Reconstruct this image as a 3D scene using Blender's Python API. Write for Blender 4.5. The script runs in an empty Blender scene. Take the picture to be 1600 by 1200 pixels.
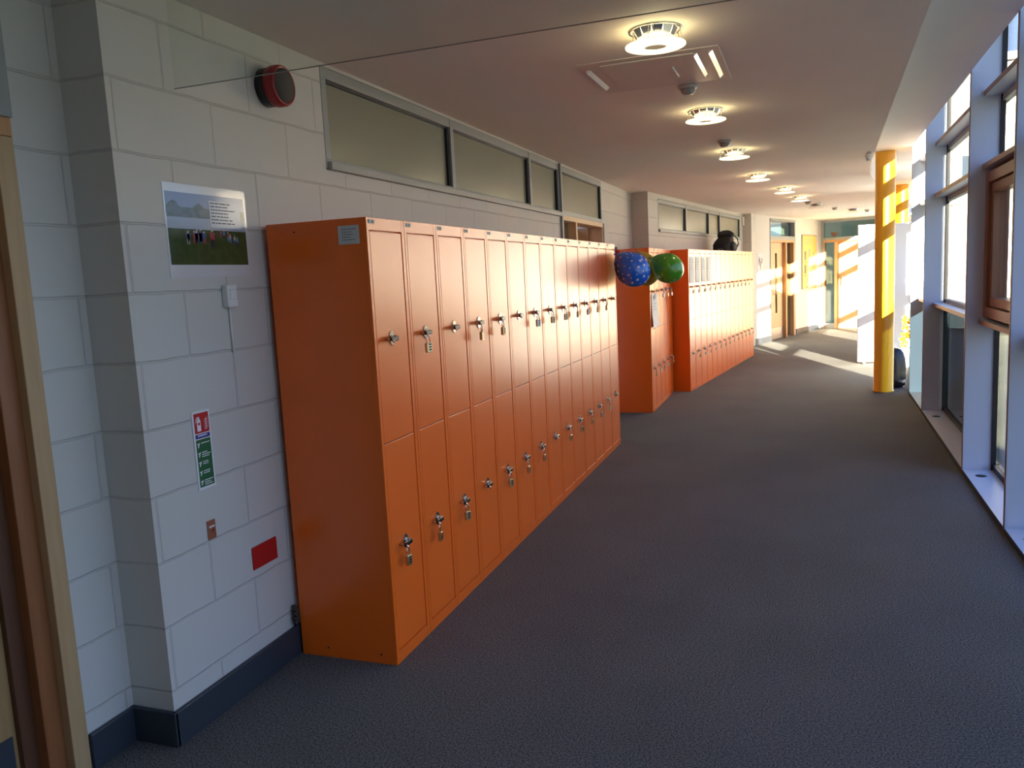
import bpy, bmesh, math, random
from mathutils import Vector, Matrix
random.seed(7)
sc = bpy.context.scene
COL = sc.collection
PI = math.pi

# ------------------------------------------------------------------ camera
cam_d = bpy.data.cameras.new('camera'); cam = bpy.data.objects.new('camera', cam_d); COL.objects.link(cam)
cam_d.sensor_fit = 'HORIZONTAL'; cam_d.sensor_width = 36; cam_d.lens = 36 * 1254.756 / 1600
cam_d.clip_start = .05; cam_d.clip_end = 300
a_, b_, c_ = .3479, -.1298, .0501
Rw = Matrix.Rotation(a_, 3, 'Z') @ Matrix.Rotation(b_, 3, 'X') @ Matrix.Rotation(c_, 3, 'Y')
# camera axes: x right, y up, z backward
ax = Rw @ Vector((1, 0, 0)); fy = Rw @ Vector((0, 1, 0)); uz = Rw @ Vector((0, 0, 1))
M = Matrix(((ax.x, uz.x, -fy.x, 0), (ax.y, uz.y, -fy.y, 0), (ax.z, uz.z, -fy.z, 1.5386), (0, 0, 0, 1)))
cam.matrix_world = M
sc.camera = cam

# ------------------------------------------------------------------ light and exposure
sc.view_settings.view_transform = 'Standard'; sc.view_settings.look = 'None'
sc.view_settings.gamma = 1; sc.view_settings.use_curve_mapping = False
sc.view_settings.exposure = 0.0
SKY = 2.5
SUN = 78.0
w = bpy.data.worlds.new('sky'); sc.world = w; w.use_nodes = True
nt = w.node_tree; nt.nodes.clear()
out = nt.nodes.new('ShaderNodeOutputWorld'); bg = nt.nodes.new('ShaderNodeBackground')
tc = nt.nodes.new('ShaderNodeTexCoord'); sx = nt.nodes.new('ShaderNodeSeparateXYZ'); rp = nt.nodes.new('ShaderNodeValToRGB')
nt.links.new(tc.outputs['Generated'], sx.inputs[0]); nt.links.new(sx.outputs['Z'], rp.inputs[0])
rp.color_ramp.elements[0].position = 0.0; rp.color_ramp.elements[0].color = (.62, .76, 1, 1)
rp.color_ramp.elements[1].position = .6; rp.color_ramp.elements[1].color = (.20, .38, .92, 1)
nt.links.new(rp.outputs[0], bg.inputs[0]); nt.links.new(bg.outputs[0], out.inputs[0]); bg.inputs[1].default_value = SKY
sun_d = bpy.data.lights.new('sun', 'SUN'); sun = bpy.data.objects.new('sun', sun_d); COL.objects.link(sun)
sun_d.energy = SUN; sun_d.angle = math.radians(.6); sun_d.color = (1, .86, .66)
el = math.radians(12.0); az = math.radians(18.3)
sdir = Vector((math.sin(az) * math.cos(el), -math.cos(az) * math.cos(el), math.sin(el)))   # towards the sun
sun.rotation_euler = sdir.to_track_quat('Z', 'Y').to_euler()
sun.location = (6, -14, 9)
cy = sc.cycles
cy.max_bounces = 10; cy.diffuse_bounces = 6; cy.glossy_bounces = 4; cy.transmission_bounces = 8; cy.transparent_max_bounces = 16
cy.caustics_reflective = False; cy.caustics_refractive = False; cy.sample_clamp_indirect = 8
cy.use_denoising = True

# ------------------------------------------------------------------ material helpers
MATS = {}
def mat(name, color, rough=.5, metal=0, spec=.5, emit=None, es=0, coat=0):
    if name in MATS: return MATS[name]
    m = bpy.data.materials.new(name); m.use_nodes = True
    p = m.node_tree.nodes['Principled BSDF']
    p.inputs['Base Color'].default_value = (*color, 1); p.inputs['Roughness'].default_value = rough
    p.inputs['Metallic'].default_value = metal; p.inputs['Specular IOR Level'].default_value = spec
    p.inputs['Coat Weight'].default_value = coat; p.inputs['Coat Roughness'].default_value = .15
    if emit: p.inputs['Emission Color'].default_value = (*emit, 1); p.inputs['Emission Strength'].default_value = es
    MATS[name] = m; return m
def N(m, t): return m.node_tree.nodes.new(t)
def L(m, a, b): m.node_tree.links.new(a, b)
def P(m): return m.node_tree.nodes['Principled BSDF']

def noise_mat(name, c1, c2, scale, rough=.6, bump=0, detail=3, stretch=(1, 1, 1), lo=.35, hi=.65, spec=.5, dist=.002):
    m = mat(name, c1, rough, spec=spec)
    t = N(m, 'ShaderNodeTexCoord'); mp = N(m, 'ShaderNodeMapping'); n = N(m, 'ShaderNodeTexNoise'); r = N(m, 'ShaderNodeValToRGB')
    mp.inputs['Scale'].default_value = stretch; n.inputs['Scale'].default_value = scale; n.inputs['Detail'].default_value = detail
    L(m, t.outputs['Object'], mp.inputs[0]); L(m, mp.outputs[0], n.inputs['Vector']); L(m, n.outputs['Fac'], r.inputs[0])
    r.color_ramp.elements[0].position = lo; r.color_ramp.elements[1].position = hi
    r.color_ramp.elements[0].color = (*c1, 1); r.color_ramp.elements[1].color = (*c2, 1)
    L(m, r.outputs[0], P(m).inputs['Base Color'])
    if bump:
        b = N(m, 'ShaderNodeBump'); b.inputs['Strength'].default_value = bump; b.inputs['Distance'].default_value = dist
        L(m, n.outputs['Fac'], b.inputs['Height']); L(m, b.outputs[0], P(m).inputs['Normal'])
    return m

def block_mat():
    m = mat('painted_blockwork', (.80, .77, .72), .55)
    t = N(m, 'ShaderNodeTexCoord'); s = N(m, 'ShaderNodeSeparateXYZ'); ad = N(m, 'ShaderNodeMath'); cx = N(m, 'ShaderNodeCombineXYZ')
    L(m, t.outputs['Object'], s.inputs[0]); L(m, s.outputs['X'], ad.inputs[0]); L(m, s.outputs['Y'], ad.inputs[1])
    zz = N(m, 'ShaderNodeMath'); zz.operation = 'ADD'; zz.inputs[1].default_value = 9 * .2265 - .197
    L(m, s.outputs['Z'], zz.inputs[0])
    nd = N(m, 'ShaderNodeTexNoise'); nd.inputs['Scale'].default_value = 9; nd.inputs['Detail'].default_value = 2
    L(m, t.outputs['Object'], nd.inputs['Vector'])
    wob = N(m, 'ShaderNodeMath'); wob.operation = 'MULTIPLY_ADD'; wob.inputs[1].default_value = .010
    L(m, nd.outputs['Fac'], wob.inputs[0]); L(m, zz.outputs[0], wob.inputs[2])
    off = N(m, 'ShaderNodeMath'); off.operation = 'ADD'; off.inputs[1].default_value = 20.13
    L(m, ad.outputs[0], off.inputs[0])
    L(m, off.outputs[0], cx.inputs[0]); L(m, wob.outputs[0], cx.inputs[1])
    def brick(ms, sm):
        b = N(m, 'ShaderNodeTexBrick'); b.inputs['Scale'].default_value = 1; b.inputs['Brick Width'].default_value = .458
        b.inputs['Row Height'].default_value = .2265; b.inputs['Mortar Size'].default_value = ms; b.inputs['Mortar Smooth'].default_value = sm
        b.offset = .5; L(m, cx.outputs[0], b.inputs['Vector']); return b
    b1 = brick(.0055, .6); b2 = brick(.0018, .3)
    n2 = N(m, 'ShaderNodeTexNoise'); n2.inputs['Scale'].default_value = 3.1; L(m, t.outputs['Object'], n2.inputs['Vector'])
    mx = N(m, 'ShaderNodeMix'); mx.data_type = 'RGBA'
    mx.inputs['A'].default_value = (.62, .595, .54, 1); mx.inputs['B'].default_value = (.53, .505, .455, 1)
    L(m, b2.outputs['Fac'], mx.inputs['Factor'])
    v = N(m, 'ShaderNodeMix'); v.data_type = 'RGBA'; v.blend_type = 'MULTIPLY'; v.inputs['Factor'].default_value = .12
    L(m, mx.outputs['Result'], v.inputs['A']); L(m, n2.outputs['Color'], v.inputs['B']); 
    L(m, mx.outputs['Result'], P(m).inputs['Base Color'])
    fine = N(m, 'ShaderNodeTexNoise'); fine.inputs['Scale'].default_value = 60; fine.inputs['Detail'].default_value = 4
    L(m, t.outputs['Object'], fine.inputs['Vector'])
    h = N(m, 'ShaderNodeMath'); h.operation = 'MULTIPLY_ADD'; h.inputs[1].default_value = -1
    f2 = N(m, 'ShaderNodeMath'); f2.operation = 'MULTIPLY'; f2.inputs[1].default_value = .10
    L(m, fine.outputs['Fac'], f2.inputs[0]); L(m, b1.outputs['Fac'], h.inputs[0]); L(m, f2.outputs[0], h.inputs[2])
    bp = N(m, 'ShaderNodeBump'); bp.inputs['Strength'].default_value = 1; bp.inputs['Distance'].default_value = .003
    L(m, h.outputs[0], bp.inputs['Height']); L(m, bp.outputs[0], P(m).inputs['Normal'])
    return m

def wood_mat(name, c1, c2, rough=.45):
    return noise_mat(name, c1, c2, 6, rough, .05, 6, (9, 9, .6), .3, .7)

def glass_mat(name, tint=(1, 1, 1), refl=1.0, rough=0.0):
    m = bpy.data.materials.new(name); m.use_nodes = True; m.node_tree.nodes.clear()
    o = N(m, 'ShaderNodeOutputMaterial'); mx = N(m, 'ShaderNodeMixShader'); tr = N(m, 'ShaderNodeBsdfTransparent'); g = N(m, 'ShaderNodeBsdfGlossy')
    ge = N(m, 'ShaderNodeNewGeometry'); dt = N(m, 'ShaderNodeVectorMath'); dt.operation = 'DOT_PRODUCT'
    L(m, ge.outputs['Normal'], dt.inputs[0]); L(m, ge.outputs['Incoming'], dt.inputs[1])
    ab = N(m, 'ShaderNodeMath'); ab.operation = 'ABSOLUTE'; L(m, dt.outputs['Value'], ab.inputs[0])
    om = N(m, 'ShaderNodeMath'); om.operation = 'SUBTRACT'; om.inputs[0].default_value = 1; L(m, ab.outputs[0], om.inputs[1])
    pw = N(m, 'ShaderNodeMath'); pw.operation = 'POWER'; pw.inputs[1].default_value = 5; L(m, om.outputs[0], pw.inputs[0])
    fr = N(m, 'ShaderNodeMath'); fr.operation = 'MULTIPLY_ADD'; fr.inputs[1].default_value = .96; fr.inputs[2].default_value = .04; L(m, pw.outputs[0], fr.inputs[0])
    mu = N(m, 'ShaderNodeMath'); mu.operation = 'MULTIPLY'; mu.inputs[1].default_value = refl; mu.use_clamp = True
    tr.inputs[0].default_value = (*tint, 1); g.inputs['Roughness'].default_value = rough
    L(m, fr.outputs[0], mu.inputs[0]); L(m, mu.outputs[0], mx.inputs[0]); L(m, tr.outputs[0], mx.inputs[1]); L(m, g.outputs[0], mx.inputs[2])
    L(m, mx.outputs[0], o.inputs[0]); MATS[name] = m; return m

M_ORANGE = mat('orange_enamel', (.93, .155, .008), .30, spec=.5, coat=.36)
P(M_ORANGE).inputs['Coat Roughness'].default_value = .22; P(M_ORANGE).inputs['Coat IOR'].default_value = 1.5
M_ORANGE_DK = mat('locker_shadow_gap', (.35, .05, .008), .5)
M_BLOCK = block_mat()
M_PLASTER = noise_mat('ceiling_plaster', (.86, .81, .76), (.88, .83, .78), 2.5, .75)
M_WHITE = mat('white_paint', (.80, .77, .72), .6)
M_SKIRT = mat('dark_grey_skirting', (.035, .042, .055), .42)
M_GREY = mat('grey_aluminium', (.34, .35, .335), .45, spec=.4)
M_SEAL = mat('black_gasket', (.015, .015, .017), .5)
M_OAK = wood_mat('oak_veneer', (.62, .36, .16), (.70, .43, .21))
M_OAKD = wood_mat('oak_frame', (.50, .24, .09), (.58, .30, .12))
M_BROWN = wood_mat('brown_edge', (.25, .115, .06), (.32, .15, .08), .4)
M_LAM = mat('white_laminate', (.66, .73, .84), .38)
M_CHROME = mat('chrome', (.72, .70, .68), .18, 1)
M_DARKMETAL = mat('dark_metal', (.06, .05, .05), .3, .8)
M_BRASS = mat('brass', (.62, .50, .30), .3, 1)
M_SILVER = mat('brushed_silver', (.6, .58, .54), .35, 1)
M_BLACK = mat('black_plastic', (.012, .012, .014), .35)
M_PAPER = mat('paper', (.82, .81, .78), .5)
M_INK = mat('ink', (.05, .05, .06), .6)
M_RED = mat('red_plastic', (.50, .015, .015), .3)
M_YELLOW = mat('yellow_paint', (.84, .40, .012), .3)
M_GLASS = glass_mat('window_glass', (.93, .96, .96))
M_GLASS_TINT = glass_mat('tinted_spandrel_glass', (.16, .21, .24), 1.3)
M_GLASS_INT = glass_mat('internal_glass', (.62, .68, .62), 1.2)
M_CURTAIN = glass_mat('downstand_glass', (.95, .97, .95), .22)

# obscured glass of the high windows
M_OBSC = mat('obscured_glass', (.30, .295, .215), .22, spec=.5)

# carpet
M_CARPET = mat('carpet', (.05, .052, .06), .95, spec=.12)
def _carpet():
    m = M_CARPET
    t = N(m, 'ShaderNodeTexCoord'); n = N(m, 'ShaderNodeTexNoise'); n.inputs['Scale'].default_value = 150; n.inputs['Detail'].default_value = 4; n.inputs['Roughness'].default_value = .7
    n2 = N(m, 'ShaderNodeTexNoise'); n2.inputs['Scale'].default_value = 1.3; n2.inputs['Detail'].default_value = 3
    r = N(m, 'ShaderNodeValToRGB'); r.color_ramp.elements[0].position = .34; r.color_ramp.elements[1].position = .70
    r.color_ramp.elements[0].color = (.022, .022, .025, 1); r.color_ramp.elements[1].color = (.31, .305, .285, 1)
    L(m, t.outputs['Object'], n.inputs['Vector']); L(m, t.outputs['Object'], n2.inputs['Vector']); L(m, n.outputs['Fac'], r.inputs[0])
    mx = N(m, 'ShaderNodeMix'); mx.data_type = 'RGBA'; mx.blend_type = 'MULTIPLY'; mx.inputs['Factor'].default_value = .35
    r2 = N(m, 'ShaderNodeValToRGB'); r2.color_ramp.elements[0].position = .35; r2.color_ramp.elements[1].position = .6
    r2.color_ramp.elements[0].color = (.7, .7, .7, 1); r2.color_ramp.elements[1].color = (1, 1, 1, 1)
    L(m, n2.outputs['Fac'], r2.inputs[0]); L(m, r.outputs[0], mx.inputs['A']); L(m, r2.outputs[0], mx.inputs['B'])
    L(m, mx.outputs['Result'], P(m).inputs['Base Color'])
    b = N(m, 'ShaderNodeBump'); b.inputs['Strength'].default_value = .6; b.inputs['Distance'].default_value = .004
    L(m, n.outputs['Fac'], b.inputs['Height']); L(m, b.outputs[0], P(m).inputs['Normal'])
_carpet()

# ------------------------------------------------------------------ mesh builder
class MB:
    def __init__(s): s.bm = bmesh.new(); s.mats = []
    def mi(s, m):
        if m not in s.mats: s.mats.append(m)
        return s.mats.index(m)
    def _fin(s, vs, m, bev=0, seg=2):
        fs = set(f for v in vs for f in v.link_faces)
        for f in fs: f.material_index = s.mi(m)
        if bev:
            es = set(e for v in vs for e in v.link_edges)
            r = bmesh.ops.bevel(s.bm, geom=list(es), offset=bev, segments=seg, affect='EDGES', profile=.5)
            for f in r['faces']: f.material_index = s.mi(m)
    def box(s, x0, x1, y0, y1, z0, z1, m, bev=0, mx=None, seg=2):
        r = bmesh.ops.create_cube(s.bm, size=1); vs = r['verts']
        for v in vs:
            v.co = Vector(((x0 + x1) / 2 + v.co.x * (x1 - x0), (y0 + y1) / 2 + v.co.y * (y1 - y0), (z0 + z1) / 2 + v.co.z * (z1 - z0)))
            if mx: v.co = mx @ v.co
        s._fin(vs, m, bev, seg); return s
    def prism(s, pts, z0, z1, m, mx=None, bev=0):
        a = [s.bm.verts.new(Vector((p[0], p[1], z0))) for p in pts]; b = [s.bm.verts.new(Vector((p[0], p[1], z1))) for p in pts]
        n = len(pts); fs = [s.bm.faces.new(a[::-1]), s.bm.faces.new(b)]
        for i in range(n): fs.append(s.bm.faces.new((a[i], a[(i + 1) % n], b[(i + 1) % n], b[i])))
        for f in fs: f.material_index = s.mi(m)
        if mx:
            for v in a + b: v.co = mx @ v.co
        if bev: s._fin(a + b, m, bev)
        return s
    def cyl(s, p0, p1, r0, m, r1=None, n=16, bev=0):
        p0 = Vector(p0); p1 = Vector(p1); d = p1 - p0; r1 = r0 if r1 is None else r1
        q = d.to_track_quat('Z', 'Y').to_matrix().to_4x4(); mx = Matrix.Translation((p0 + p1) / 2) @ q
        r = bmesh.ops.create_cone(s.bm, cap_ends=True, segments=n, radius1=r0, radius2=r1, depth=d.length, matrix=mx)
        s._fin(r['verts'], m, 0)
        for f in set(f for v in r['verts'] for f in v.link_faces):
            if len(f.verts) == 4: f.smooth = True
        return s
    def tube(s, pts, r, m, n=8, closed=False):
        pts = [Vector(p) for p in pts]; k = len(pts); rings = []
        for i, p in enumerate(pts):
            if closed: t = pts[(i + 1) % k] - pts[i - 1]
            else: t = pts[min(i + 1, k - 1)] - pts[max(i - 1, 0)]
            q = t.to_track_quat('Z', 'Y').to_matrix()
            if i and (q @ Vector((1, 0, 0))).dot(px_) < 0: pass
            px_ = q @ Vector((1, 0, 0))
            rr = r(i / (k - 1)) if callable(r) else r
            rings.append([s.bm.verts.new(p + q @ Vector((math.cos(2 * PI * j / n) * rr, math.sin(2 * PI * j / n) * rr, 0))) for j in range(n)])
        m_i = s.mi(m)
        for i in range(k if closed else k - 1):
            A = rings[i]; B = rings[(i + 1) % k]
            o = min(range(n), key=lambda o: (A[0].co - B[o].co).length)
            for j in range(n):
                f = s.bm.faces.new((A[j], A[(j + 1) % n], B[(j + 1 + o) % n], B[(j + o) % n])); f.material_index = m_i; f.smooth = True
        if not closed:
            for R in (rings[0][::-1], rings[-1]):
                f = s.bm.faces.new(R); f.material_index = m_i
        return s
    def lathe(s, prof, m, n=32, mx=None, closed=False):
        rings = []
        for r, z in prof: rings.append([s.bm.verts.new(Vector((r * math.cos(2 * PI * j / n), r * math.sin(2 * PI * j / n), z))) for j in range(n)])
        if mx:
            for R in rings:
                for v in R: v.co = mx @ v.co
        k = len(prof); m_i = s.mi(m)
        for i in range(k if closed else k - 1):
            A = rings[i]; B = rings[(i + 1) % k]
            for j in range(n):
                f = s.bm.faces.new((A[j], A[(j + 1) % n], B[(j + 1) % n], B[j])); f.material_index = m_i; f.smooth = True
        if not closed:
            for R in (rings[0], rings[-1]):
                if (R[0].co - R[n // 2].co).length > 1e-4:
                    f = s.bm.faces.new(R); f.material_index = m_i
        return s
    def quad(s, pts, m):
        f = s.bm.faces.new([s.bm.verts.new(Vector(p)) for p in pts]); f.material_index = s.mi(m); return s
    def build(s, name, parent=None, loc=None, rz=0, label=None):
        bmesh.ops.recalc_face_normals(s.bm, faces=s.bm.faces)
        me = bpy.data.meshes.new(name); s.bm.to_mesh(me); s.bm.free()
        for m in s.mats: me.materials.append(m)
        o = bpy.data.objects.new(name, me); COL.objects.link(o)
        if parent: o.parent = parent
        if loc is not None: o.location = loc
        o.rotation_euler = (0, 0, rz)
        if label: o['label'] = label
        return o
def empty(name, loc=(0, 0, 0), rz=0):
    o = bpy.data.objects.new(name, None); COL.objects.link(o); o.location = loc; o.rotation_euler = (0, 0, rz); o.empty_display_size = .05
    return o
def tag(o, label, cat, group=None):
    o['label'] = label; o['category'] = cat; o['kind'] = 'thing'
    if group: o['group'] = group
    return o
def struct(o, label=None):
    o['kind'] = 'structure'
    if label: o['label'] = label
    return o
def kids(o): return [c for c in bpy.data.objects if c.parent == o]
def copy_tree(o, parent=None):
    c = o.copy(); COL.objects.link(c); c.parent = parent
    for ch in kids(o): copy_tree(ch, c)
    return c
ORD = ['first', 'second', 'third', 'fourth', 'fifth', 'sixth', 'seventh', 'eighth', 'ninth', 'tenth', 'eleventh', 'twelfth', 'thirteenth', 'fourteenth']

# ------------------------------------------------------------------ frames of the place
A76 = math.radians(7.6); A175 = math.radians(17.5)
CEIL = 2.55; HIGH = 2.77
B0 = Vector((-1.815, 10.38, 0)); C0 = Vector((-.873, 16.45, 0))
D0 = Vector((.415, 20.56, 0))
FAC = [(1.00, -4.77), (1.01, -3.38), (1.02, -1.99), (1.03, -.60), (1.035, .79), (1.04, 2.18), (1.05, 3.57), (1.062, 4.98), (1.086, 6.37), (1.144, 8.87), (1.172, 10.12)]
for st in (2.5, 1.3, 2.5, 1.3, 2.5, 1.3):
    p = FAC[-1]; FAC.append((p[0] + st * math.sin(A76), p[1] + st * math.cos(A76)))
FE = FAC[-1]

# floor
pts = [(-2.6, -4.9), (-2.6, 10.6), (-2.2, 10.6), (-1.0, 16.6), (-.95, 16.6), (.2, 20.8), (1.0, 21.6), (FE[0], FE[1] + .5)] + [(x + .01, y) for x, y in FAC[::-1]] + [(1.0, -4.9)]
struct(MB().prism(pts, -.12, 0, M_CARPET).build('floor'))
# ceiling: lower slab up to a step, then the raised strip beside the glass
step = [(.30, -4.9), (.37, 0), (.494, 3.73), (.542, 5.15), (.662, 8.44), (.72, 10.1), (.72 + 11 * math.sin(A76), 10.1 + 11 * math.cos(A76))]
low = [(-2.75, -4.9), (-2.75, 22.5), (step[-1][0], 22.5)] + step[::-1]
struct(MB().prism(low, CEIL, HIGH + .1, M_PLASTER).build('ceiling'))
hi = [(x, y) for x, y in step] + [(step[-1][0], 22.5), (4.0, 22.5), (FE[0] + .35, FE[1] + .2)] + [(x + .0, y) for x, y in FAC[::-1]] + [(1.0, -4.9)]
struct(MB().prism(hi, HIGH, HIGH + .1, M_PLASTER).build('ceiling'), 'raised ceiling strip beside the glass wall')

TOPB = 3.15
cap = [(x - .02, y) for x, y in FAC] + [(x + .30, y) for x, y in FAC[::-1]]
b = MB().prism(cap, TOPB, TOPB + .08, M_PLASTER)
b.prism([(x, y) for x, y in FAC] + [(x - .06, y) for x, y in FAC[::-1]], HIGH + .1, TOPB, M_PLASTER)
struct(b.build('ceiling'), 'plaster soffit over the window bays')

# ------------------------------------------------------------------ left wall, near stretch (local = world)
def wall(name, boxes, loc=(0, 0, 0), rz=0, m=M_BLOCK, label=None):
    b = MB()
    for t in boxes: b.box(*t, m)
    return struct(b.build(name, None, loc, rz), label)
WX = -2.03
wall('wall_left', [(-2.33, WX, 2.03, 3.266, 0, CEIL), (-2.33, WX, 3.266, 7.10, 0, 2.075), (-2.33, WX, 3.266, 8.735, 2.535, CEIL),
                   (-2.33, WX, 8.735, 10.60, 0, CEIL)])
RX = -2.21
wall('wall_left', [(-2.51, RX, 1.83, 2.031, 0, CEIL), (-2.51, RX, .80, 1.83, 2.42, CEIL), (-2.51, RX, -4.9, .80, 0, CEIL)], label='recessed wall beside the near door')
wall('wall_back', [(-2.6, 1.4, -5.0, -4.9, 0, HIGH)], m=M_WHITE)
wall('wall_left', [(-.3, 0, 0, .424, 0, CEIL), (-.3, 0, .424, 5.66, 0, 2.06), (-.3, 0, .424, 5.66, 2.49, CEIL), (-.3, 0, 5.66, 5.95, 0, CEIL),
                   (-.3, .16, 5.92, 6.6, 0, CEIL)], B0, -A76, label='wall behind the far locker bank')
# wall C with the far classroom door, wall D closing the corridor
wall('wall_left', [(-.3, 0, 0, .98, 0, CEIL), (-.3, 0, .98, 2.56, 2.50, CEIL), (-.3, 0, 2.56, 4.40, 0, CEIL)], C0, -A175, M_WHITE, 'white wall around the far door and yellow poster')
D_R = -(PI / 2 + A175)
wall('wall_far', [(-.3, 0, -.15, .05, 0, CEIL), (-.3, 0, .05, 1.80, 2.53, CEIL), (-.3, 0, 1.80, 4.2, 0, CEIL)], D0, D_R, M_WHITE)
wall('wall_right', [(-.05, .25, 0, 4.2, 0, HIGH)], (FE[0] + .05, FE[1], 0), -math.radians(12), M_WHITE)

# baseboards
def skirt(name, boxes, loc=(0, 0, 0), rz=0, label=None):
    b = MB()
    for t in boxes: b.box(*t, M_SKIRT, .004)
    return struct(b.build(name, None, loc, rz), label)
skirt('baseboard_left', [(WX, WX + .018, 2.014, 7.10, 0, .125), (-2.212, WX + .018, 2.012, 2.030, 0, .125), (WX, WX + .018, 8.74, 10.37, 0, .125)])
skirt('baseboard_left', [(RX, RX + .018, 1.835, 2.013, 0, .125), (RX, RX + .018, -4.8, .78, 0, .125)], label='short dark skirting in the recess')
skirt('baseboard_left', [(0, .018, .01, 5.9, 0, .125), (0.0, .178, 5.90, 5.918, 0, .125)], B0, -A76)
skirt('baseboard_left', [(0, .018, -.0, .96, 0, .125), (0, .018, 2.60, 4.26, 0, .125)], C0, -A175)

# ------------------------------------------------------------------ high interior windows
def high_window(name, loc, rz, u0, mulls, u1, z0, z1, label, sill=True):
    r = struct(empty(name, loc, rz), label)
    f = MB(); d0, d1 = -.10, .002
    t = .045
    f.box(d0, d1, u0, u1, z1 - .05, z1, M_GREY, .003)
    f.box(d0, d1, u0, u1, z0, z0 + .045, M_GREY, .003)
    f.box(d0, d1, u0, u0 + .042, z0 + .045, z1 - .05, M_GREY, .001)
    f.box(d0, d1, u1 - .035, u1, z0 + .045, z1 - .05, M_GREY, .001)
    for u in mulls: f.box(d0 - .002, d1 + .004, u - .025, u + .025, z0, z1, M_GREY, .003)
    f.build('frame', r)
    us = [u0] + list(mulls) + [u1]
    for i in range(len(us) - 1):
        a = us[i] + .026; b = us[i + 1] - .026
        s = MB()
        s.box(-.06, -.008, b - .022, b, z0 + .045, z1 - .05, M_SEAL)
        s.box(-.06, -.012, a, b, z1 - .062, z1 - .05, M_SEAL); s.box(-.06, -.02, a, b, z0 + .045, z0 + .049, M_SEAL)
        s.build('gasket', r)
        MB().box(-.035, -.025, a + .002, b - .002, z0 + .046, z1 - .051, M_OBSC).build('pane', r)
    if sill:
        MB().box(d1 + .0005, d1 + .022, u0 + .01, u1, z0 - .005, z0 + .032, M_GREY, .004).build('sill', r)
    return r
high_window('window_1', (WX, 0, 0), 0, 3.268, [4.72, 6.26], 7.085, 2.08, 2.533, 'long grey framed strip window above the near lockers')
high_window('window_2', (WX, 0, 0), 0, 7.125, [], 8.73, 2.09, 2.533, 'grey framed window over the classroom door', False)
high_window('window_3', B0, -A76, .43, [1.82, 3.22, 4.0], 5.655, 2.065, 2.487, 'strip window above the far lockers')
MB().box(-2.15, WX + .022, 7.085, 7.125, 0, 2.54, M_GREY, .003).build('trim_1')['kind'] = 'structure'

# door in the gap between the locker banks
def door_a():
    r = struct(empty('door_1', (WX, 7.125, 0)), 'classroom door behind the balloons')
    W = 1.605
    f = MB()
    f.box(-.14, .01, 0, W, 2.045, 2.09, M_OAK, .003); f.box(-.14, .008, 0, .035, 0, 2.045, M_OAK, .003)
    f.box(-.14, .008, W - .035, W, 0, 2.045, M_OAK, .003); f.box(-.14, .008, .47, .53, 0, 2.045, M_OAKD, .003)
    f.build('frame', r)
    MB().box(-.08, -.07, .036, .469, .1, 2.044, M_GLASS_INT).build('sidelight', r)
    MB().box(-.30, -.255, .50, W - .12, .005, 2.04, M_OAK, .003).build('leaf', r)
    MB().box(-.255, -.14, W - .09, W - .035, 0, 2.044, M_OAKD).build('jamb', r)
    MB().box(-1.6, -1.5, -.8, 2.6, 0, 2.5, mat('dim_room_wall', (.16, .15, .15), .8)).build('room_wall', r)
    # grey side post
    MB().box(-.14, .02, W - .001, W + .03, 0, 2.09, M_GREY, .003).build('side_post', r)
door_a()

# near door in the recess at the left edge of the frame
def door_near():
    r = struct(empty('door_2', (RX, 0, 0)), 'near door at the left edge')
    f = MB()
    f.box(-.10, .012, 1.768, 1.828, 0, 2.0295, wood_mat('pale_pine', (.46, .29, .13), (.52, .34, .17)), .003)
    f.box(-.13, -.02, 1.705, 1.77, 0, 2.05, wood_mat('stained_jamb', (.26, .085, .025), (.31, .11, .035)), .004)
    f.box(-.16, -.06, 1.655, 1.71, 0, 2.05, wood_mat('dark_oak', (.10, .035, .015), (.13, .05, .02)), .004)
    f.box(-.16, .012, .80, .86, 0, 2.05, M_OAKD, .003)
    f.box(-.13, .012, .80, 1.828, 2.03, 2.085, M_OAKD, .003)
    f.build('frame', r)
    MB().box(-.125, -.08, .87, 1.656, .005, 2.03, wood_mat('near_door_veneer', (.34, .20, .075), (.39, .24, .10)), .003).build('leaf', r)
    MB().box(-.079, -.076, .89, 1.64, .01, .22, M_SKIRT).build('kick_plate', r)
    MB().box(-.10, .018, .80, 1.832, 2.085, 2.42, M_GREY, .003).build('transom_panel', r)
    h = MB(); h.tube([(-.08, 1.60, 1.0), (-.03, 1.60, 1.0), (-.025, 1.58, 1.0), (-.025, 1.48, 1.0)], .009, M_CHROME); h.build('handle', r)
door_near()

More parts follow.
